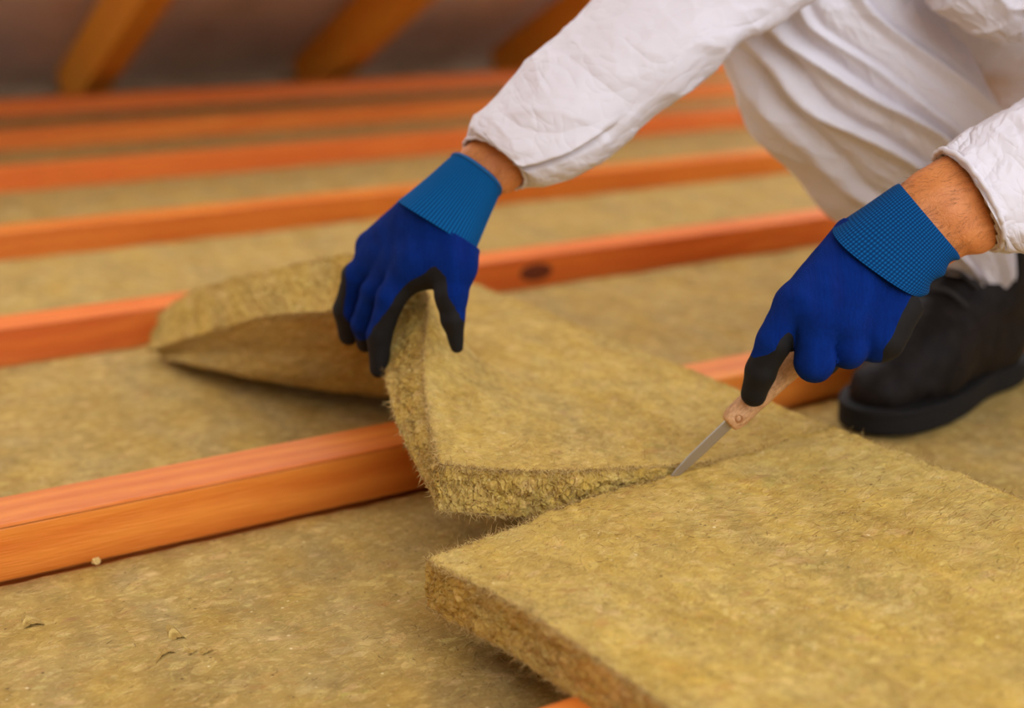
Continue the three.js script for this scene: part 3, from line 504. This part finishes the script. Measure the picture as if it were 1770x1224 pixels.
// glove holding the knife
{
  const palm = [
    bone([1482, 418, 1.022, 46], [1380, 522, 1.003, 36], PLM, 0.5, 0.4), bone([1506, 440, 1.018, 51], [1410, 543, 0.997, 37], PLM, 0.5, 0.5), bone([1530, 457, 1.018, 48], [1455, 558, 1.0, 36], PLM, 0.6, 0.6),
    bone([1552, 474, 1.02, 42], [1510, 570, 1.01, 31], PLM, 0.6, 0.6), bone([1563, 524, 1.012, 33], [1530, 590, 1.01, 32], [0.7, -0.5, 0.1], -0.5, -0.8), bone([1376, 545, 1.02, 24], [1404, 560, 1.02, 22], [0, -1, -0.1], -0.1, -0.1)];
  const fingers = [
    chain([[1373, 528, 1.003, 35], [1338, 590, 1.004, 30], [1315, 642, 1.013, 26], [1303, 681, 1.022, 22.5]], [0.85, -0.35, -0.15], [0.4, -0.2, -1.5, -1.7]),
    chain([[1408, 548, 0.997, 36], [1408, 627, 0.998, 33], [1424, 622, 1.04, 26], [1438, 590, 1.07, 22]], [0.6, -0.2, -0.7], [0.8, 0.4, -0.3, -1]),
    chain([[1455, 562, 1.0, 35], [1467, 609, 1.0, 28], [1486, 600, 1.045, 22], [1482, 570, 1.07, 20]], [0.6, -0.2, -0.7], [0.8, 0.5, 0, -1]),
    chain([[1508, 575, 1.01, 30], [1510, 600, 1.012, 24], [1524, 590, 1.05, 20], [1510, 560, 1.07, 18]], [0.6, -0.2, -0.7], [0.7, 0.5, 0, -1]),
    chain([[1480, 475, 1.06, 38], [1424, 535, 1.085, 30], [1384, 580, 1.09, 24], [1352, 622, 1.085, 18]], [0, -0.2, 1], [0.3, 0, -0.6, -1.4])];
  const cp = at(1517, 449, 1.018), cn = at(1603, 380, 1.018).sub(cp).normalize();
  const [blue, black] = makeGlove(palm, fingers, cp.clone().addScaledVector(cn, 0.001), cn, 0.0024, 0.001, 0.006);
  const gl = part('glove', local(blue, PO), M.glove, person); gl.userData.label = 'blue work glove holding the knife';
  part('palm_coating', local(black, PO), M.latex, gl);
  const rows = [[1556, 326, 1651, 436, 1.022, 0.78], [1550, 319, 1656, 442, 1.022, 0.8], [1496, 356, 1625, 474, 1.02, 0.82], [1440, 394, 1597, 506, 1.019, 0.84, 0.25]];
  part('cuff', local(ringTube(rows, 300, 80, (th, t) => 0.0022 * Math.exp(-Math.pow((th - Math.PI) / 0.5, 2)) * Math.sin(t * 22), [6, 2.2], 0.78), PO), M.cuffWaffle, gl);
}
// sleeves, trousers: crumpled folds worked into the cloth
const fold = (p, s, a, dir) => { const x = p.x * s, y = p.y * s, z = p.z * s; const r = 1 - Math.abs(n3(x, y, z)), r2 = 1 - Math.abs(n3b(x * 2.3, y * 2.3, z * 2.3)); return a * (r * r - 0.45 + 0.3 * (r2 * r2 - 0.45)); };
const SHOULDER_R = V(0.36, 0.72, -1.26), SHOULDER_L = V(0.64, 0.67, -1.33), ELBOW_R = at(1290, -45, 1.18), ELBOW_L = at(2060, 75, 1.13);
const HIP = V(0.62, 0.41, -1.58), HIP2 = V(0.80, 0.38, -1.58), KNEE = V(0.34, 0.38, -1.335), ANKLE = V(0.5, 0.14, -1.43), KNEE2 = V(0.98, 0.17, -1.28), ANKLE2 = V(1.04, 0.12, -1.68);
{
  const B = (a, e, ra, re) => ({ a, e, ra, re });
  const suitBones = [B(SHOULDER_R, ELBOW_R, 0.085, 0.048), B(SHOULDER_L, ELBOW_L, 0.085, 0.07), B(SHOULDER_R, SHOULDER_L, 0.09, 0.09), B(V(0.5, 0.68, -1.36), V(0.70, 0.43, -1.62), 0.13, 0.15), B(HIP, KNEE, 0.11, 0.06), B(HIP2, KNEE2, 0.12, 0.09), B(KNEE2, ANKLE2, 0.085, 0.055), B(at(1690, 140, 1.5), at(1860, 190, 1.56), 0.07, 0.1),
    B(V(0.485, 0.74, -1.26), V(0.45, 0.86, -1.16), 0.085, 0.1)];
  const sdf = (p) => { let d = 9; for (const b of suitBones) d = smin(d, capsule(p, b), 0.05); return d + fold(p, 6, 0.006); };
  const g = surfaceNet(sdf, V(0.05, -0.02, -1.85), V(1.15, 1.02, -0.98), 0.012); planarUV(g, V(1, 0, 0.2).normalize(), V(0, 1, 0.3).normalize());
  const suit = part('coverall', local(g, PO), M.suitLeg, person); suit.userData.label = 'white hooded disposable coverall';
  // right arm's sleeve (left in the photo)
  const sl = [[815, 240, 903, 318, 1.13, 0.8, 0.5], [805, 243, 905, 322, 1.13, 0.85, 0.5], [808, 211, 944, 324, 1.13, 0.85], [850, 166, 1000, 304, 1.132, 0.85], [900, 121, 1052, 266, 1.135, 0.85], [945, 78, 1112, 218, 1.14, 0.85], [985, 38, 1200, 147, 1.145, 0.8], [1030, -8, 1280, 78, 1.155, 0.75], [1110, -85, 1350, 45, 1.17, 0.7], [1230, -190, 1420, -10, 1.18, 0.75]];
  const gather = (th, t) => 0.0012 * Math.exp(-t / 0.05) * Math.sin(th * 17 + 2 * Math.sin(th * 3));
  part('sleeve', local(ringTube(sl, 220, 260, (th, t, p) => { const w = th > Math.PI ? (1 - Math.cos(th)) / 2 : -1, x = (w - lerp(0.70, 0.86, smooth(t, 0.08, 0.5))) / 0.03, gr = smooth(t, 0.06, 0.16) * (1 - smooth(t, 0.4, 0.55)); return gr * (0.006 * Math.exp(-(x + 2) * (x + 2) / 2) - 0.009 * Math.exp(-x * x)) +smooth(t, 0.02, 0.2) * fold(p, 7, 0.005) + smooth(t, 0.0, 0.1) * fold(p, 22, 0.0012) + gather(th, t); }), PO), M.suit, suit);
  part('sleeve_hem', local(hemTube([805, 243, 905, 322, 1.13, 0.85], [1000, 180], 0.5, 1, 0.0014), PO), M.suitHem, suit);
  // left arm's sleeve (right in the photo)
  const sr = [[1632, 268, 1715, 425, 1.03, 0.85, 0.4], [1624, 260, 1724, 432, 1.03, 0.9, 0.4], [1650, 240, 1752, 434, 1.035, 0.9], [1700, 213, 1808, 436, 1.045, 0.9], [1775, 160, 1900, 400, 1.06, 0.9], [1900, 60, 2010, 330, 1.09, 0.9], [2020, -40, 2140, 210, 1.13, 0.9]];
  part('sleeve', local(ringTube(sr, 240, 220, (th, t, p) => smooth(t, 0.02, 0.2) * fold(p, 9, 0.0045) + smooth(t, 0.0, 0.06) * fold(p, 34, 0.0014) + gather(th, t) * 1.3), PO), M.suit, suit);
  const RIDGES = [[[0.10, 0.06], [0.25, 0.13], [0.40, 0.30], [0.55, 0.50], [0.75, 0.72], [1, 0.9], 0.045, 0.011], [[0.08, 0.14], [0.22, 0.24], [0.34, 0.42], [0.46, 0.60], [0.7, 0.8], [1, 1], 0.04, 0.011], [[0.1, 0.0], [0.3, 0.06], [0.5, 0.13], [0.7, 0.25], [0.85, 0.4], [1, 0.5], 0.05, 0.009],
    [[0.0, 0.5], [0.12, 0.55], [0.22, 0.63], [0.32, 0.76], [0.42, 0.92], [1, 1.2], 0.035, 0.009], [[0.0, 0.3], [0.2, 0.36], [0.3, 0.5], [0.42, 0.66], [0.55, 0.85], [1, 1.3], 0.03, 0.006]];
  const legFolds = (th, t, p) => {
    const w = th > Math.PI ? (1 - Math.cos(th)) / 2 : -0.3, e = smooth(t, 0, 0.1) * (1 - smooth(t, 0.9, 1)); let k = 0;
    for (const r of RIDGES) { const c = crk(r.slice(0, 6).map((q) => q[0]), r.slice(0, 6).map((q) => q[1]), clamp(t, r[0][0], 1)) + 0.02 * n2(t * 5, r[6] * 90), x = (w - c) / (r[6] * 0.7); k += r[7] * (Math.exp(-x * x) - 0.6 * Math.exp(-(x - 1.9) * (x - 1.9))); }
    return e * (k + fold(p, 7, 0.004));
  };
  part('sleeve_hem', local(hemTube([1624, 260, 1724, 432, 1.03, 0.9], [1790, 280], 0.4, 1, 0.002), PO), M.suitHem, suit);
  // the near trouser leg, from the knee down to the hem over the boot
  const lg = [[1215, -60, 1520, -200, 1.26, 0.7], [1238, 40, 1560, -80, 1.28, 0.7], [1262, 125, 1640, 40, 1.30, 0.65], [1305, 235, 1700, 150, 1.32, 0.6], [1370, 302, 1745, 250, 1.345, 0.6], [1450, 385, 1760, 330, 1.37, 0.6], [1560, 430, 1745, 400, 1.40, 0.65], [1630, 470, 1736, 470, 1.42, 0.7], [1655, 498, 1728, 512, 1.43, 0.75]];
  part('trouser_leg', local(ringTube(lg, 240, 260, legFolds), PO), M.suitLeg, suit);
  // loose cloth of the jacket hanging at the upper right
  const jk = [[1585, -70, 1760, -190, 1.2, 0.6], [1600, -20, 1850, -90, 1.2, 0.6], [1625, 22, 1880, 0, 1.2, 0.5], [1680, 58, 1860, 50, 1.2, 0.35], [1730, 78, 1800, 74, 1.2, 0.2]];
  part('jacket_hem', local(ringTube(jk, 160, 100, (th, t, p) => smooth(t, 0, 0.2) * (1 - smooth(t, 0.7, 1)) * fold(p, 16, 0.006)), PO), M.suit, suit);
  // body: bare forearms meet the rest of the figure inside the coverall
  const wr = at(845, 296, 1.13), wl = at(1640, 355, 1.025);
  const bodyBones = [B(at(826, 312, 1.132), wr, 0.009, 0.010), B(wr, ELBOW_R, 0.010, 0.035), B(ELBOW_R, SHOULDER_R, 0.035, 0.05), B(wl, ELBOW_L, 0.022, 0.035), B(ELBOW_L, SHOULDER_L, 0.035, 0.05), B(SHOULDER_R, SHOULDER_L, 0.06, 0.06), B(V(0.5, 0.66, -1.33), V(0.70, 0.43, -1.62), 0.10, 0.11), B(V(0.5, 0.72, -1.28), V(0.45, 0.84, -1.17), 0.055, 0.055), B(V(0.445, 0.87, -1.15), V(0.43, 0.86, -1.10), 0.082, 0.07), B(V(0.415, 0.81, -1.075), V(0.41, 0.80, -1.06), 0.045, 0.035), B(V(0.425, 0.86, -1.035), V(0.415, 0.84, -1.02), 0.01, 0.014), B(HIP, KNEE, 0.07, 0.04), B(KNEE, ANKLE, 0.04, 0.033), B(HIP2, KNEE2, 0.085, 0.06), B(KNEE2, ANKLE2, 0.055, 0.04)];
  const bsdf = (p) => { let d = 9; for (const b of bodyBones) d = smin(d, capsule(p, b), 0.03); return d; };
  const bg = planarUV(surfaceNet(bsdf, V(-0.1, -0.02, -1.8), V(1.12, 1.0, -0.92), 0.013), V(1, 0, 0), V(0, 1, 0));
  const fore = [[[755, 322, 820, 362, 1.13, 0.6], [779, 291, 855, 345, 1.13, 0.6], [786, 277, 864, 335, 1.13, 0.64], [802, 255, 887, 330, 1.131, 0.64], [840, 228, 922, 296, 1.131, 0.66], [910, 175, 990, 225, 1.135, 0.75]],
    [[1500, 372, 1600, 480, 1.022, 0.7], [1558, 317, 1663, 444, 1.024, 0.72], [1612, 280, 1706, 434, 1.028, 0.78], [1680, 250, 1765, 385, 1.037, 0.75], [1770, 200, 1850, 320, 1.055, 0.75]]].map((r) => ringTube(r, 120, 80, (th, t, p) => 0.0007 * n3(p.x * 40, p.y * 40, p.z * 40)));
  part('body', local(mergeGeometries([bg, ...fore.map((g) => g)]), PO), M.skin, person);
  const hairs = [], surfH = (r, u, t) => { const c = cr(r.map((q) => at((q[0] + q[2]) / 2, (q[1] + q[3]) / 2, q[4])), t), a = cr(r.map((q) => at(q[0], q[1], q[4]).sub(at(q[2], q[3], q[4])).multiplyScalar(0.5)), t); const v = c.clone().sub(camera.position).normalize(), b = v.addScaledVector(a, -v.dot(a) / a.lengthSq()).normalize().multiplyScalar(-a.length() * cr(r.map((q) => q[5]), t)); return [c.clone().addScaledVector(a, Math.cos(u)).addScaledVector(b, Math.sin(u)), a.clone().multiplyScalar(Math.cos(u)).addScaledVector(b, Math.sin(u)).normalize()]; };
  const armR = [[1558, 317, 1663, 444, 1.024, 0.72], [1612, 280, 1706, 434, 1.028, 0.78], [1668, 238, 1775, 400, 1.035, 0.82]], armL = [[775, 285, 862, 348, 1.13, 0.74], [800, 256, 888, 332, 1.13, 0.78], [835, 222, 930, 300, 1.13, 0.8]];
  for (const [r, n] of [[armR, 420], [armL, 120]]) for (let i = 0; i < n; i++) { const u = rand(0.0, 2.6), t = rand(0.05, 0.85), [p, nn] = surfH(r, u, t), [p2] = surfH(r, u, t - 0.05), dir = p2.sub(p).normalize().multiplyScalar(1).addScaledVector(nn, 0.35).addScaledVector(rdir(), 0.5).normalize(); hairs.push({ p, dir, len: rand(0.004, 0.01), r: 0.00009, curl: [rand(-1, 1), rand(-1, 1)] }); }
  part('arm_hair', local(addFibres(hairs), PO), M.hair, person, true);
}
// boot: heel at the origin, toe along +x
{
  const B = (a, e, ra, re) => ({ a: V(...a), e: V(...e), ra, re });
  const bones = [B([0.035, 0.05, 0], [0.07, 0.052, 0], 0.038, 0.042), B([0.07, 0.052, 0], [0.19, 0.05, 0], 0.044, 0.043), B([0.19, 0.043, 0], [0.25, 0.032, 0.002], 0.043, 0.03), B([0.05, 0.06, 0], [0.065, 0.135, 0], 0.042, 0.047), B([0.065, 0.13, 0], [0.075, 0.17, 0], 0.047, 0.05), B([0.08, 0.10, 0], [0.17, 0.06, 0], 0.045, 0.04)];
  const sdf = (p) => { let d = 9; for (const b of bones) d = smin(d, capsule(p, b), 0.022); d += 0.0016 * n3(p.x * 30, p.y * 30, p.z * 30) - 0.002 * Math.exp(-Math.pow((p.x - 0.2) / 0.004, 2)) * 0; return Math.max(d, 0.012 - p.y, p.y - 0.178); };
  const up = planarUV(surfaceNet(sdf, V(-0.02, 0, -0.075), V(0.31, 0.19, 0.075), 0.0045), V(1, 0.3, 0).normalize(), V(0, 0.6, 0.8));
  const s = new THREE.Shape(); const out = [[-0.006, 0], [0.002, 0.03], [0.04, 0.041], [0.1, 0.038], [0.17, 0.047], [0.22, 0.047], [0.265, 0.034], [0.286, 0.006], [0.28, -0.022], [0.24, -0.044], [0.18, -0.046], [0.1, -0.038], [0.04, -0.041], [0.002, -0.03]];
  s.setFromPoints(new THREE.CatmullRomCurve3(out.map(([x, y]) => V(x, y, 0)), true).getPoints(80).map((p) => new THREE.Vector2(p.x, p.y)));
  const sole = new THREE.ExtrudeGeometry(s, { depth: 0.011, bevelEnabled: true, bevelSize: 0.003, bevelThickness: 0.004, bevelSegments: 3 }).rotateX(-Math.PI / 2).translate(0, 0.004, 0);
  const welt = new THREE.ExtrudeGeometry(s, { depth: 0.005, bevelEnabled: true, bevelSize: 0.0045, bevelThickness: 0.002, bevelSegments: 3 }).rotateX(-Math.PI / 2).translate(0, 0.018, 0).scale(1, 1, 0.97);
  const boot = (pos, yaw, label) => {
    const gp = new THREE.Group(); gp.name = numbered('boot'); gp.position.copy(pos).sub(PO); gp.rotation.y = yaw; person.add(gp); gp.userData.label = label;
    part('upper', up, M.leather, gp); part('sole', sole, M.rubber, gp); part('welt', welt, M.rubber, gp);
    for (let i = 0; i < 5; i++) { const x = 0.175 - i * 0.019, y = 0.098 + i * 0.016 - (i > 3 ? 0 : 0), w = 0.03; part('lace', new THREE.TubeGeometry(new THREE.CatmullRomCurve3([V(x - 0.006, y - 0.012, -w), V(x, y + 0.002, -0.012), V(x + 0.002, y + 0.003, 0), V(x, y + 0.001, 0.012), V(x - 0.006, y - 0.012, w)]), 16, 0.0024, 6), M.lace, gp); }
    part('pull_tab', new RoundedBoxGeometry(0.005, 0.04, 0.022, 2, 0.002).translate(0.018, 0.178, 0), M.leather, gp);
    return gp;
  };
  const toe = V(0.328, 0.004, -1.268), heel = V(0.528, 0.004, -1.475), dir = toe.clone().sub(heel).normalize();
  boot(heel, Math.atan2(-dir.z, dir.x), 'black leather work boot');
}
renderer.render(scene, camera);
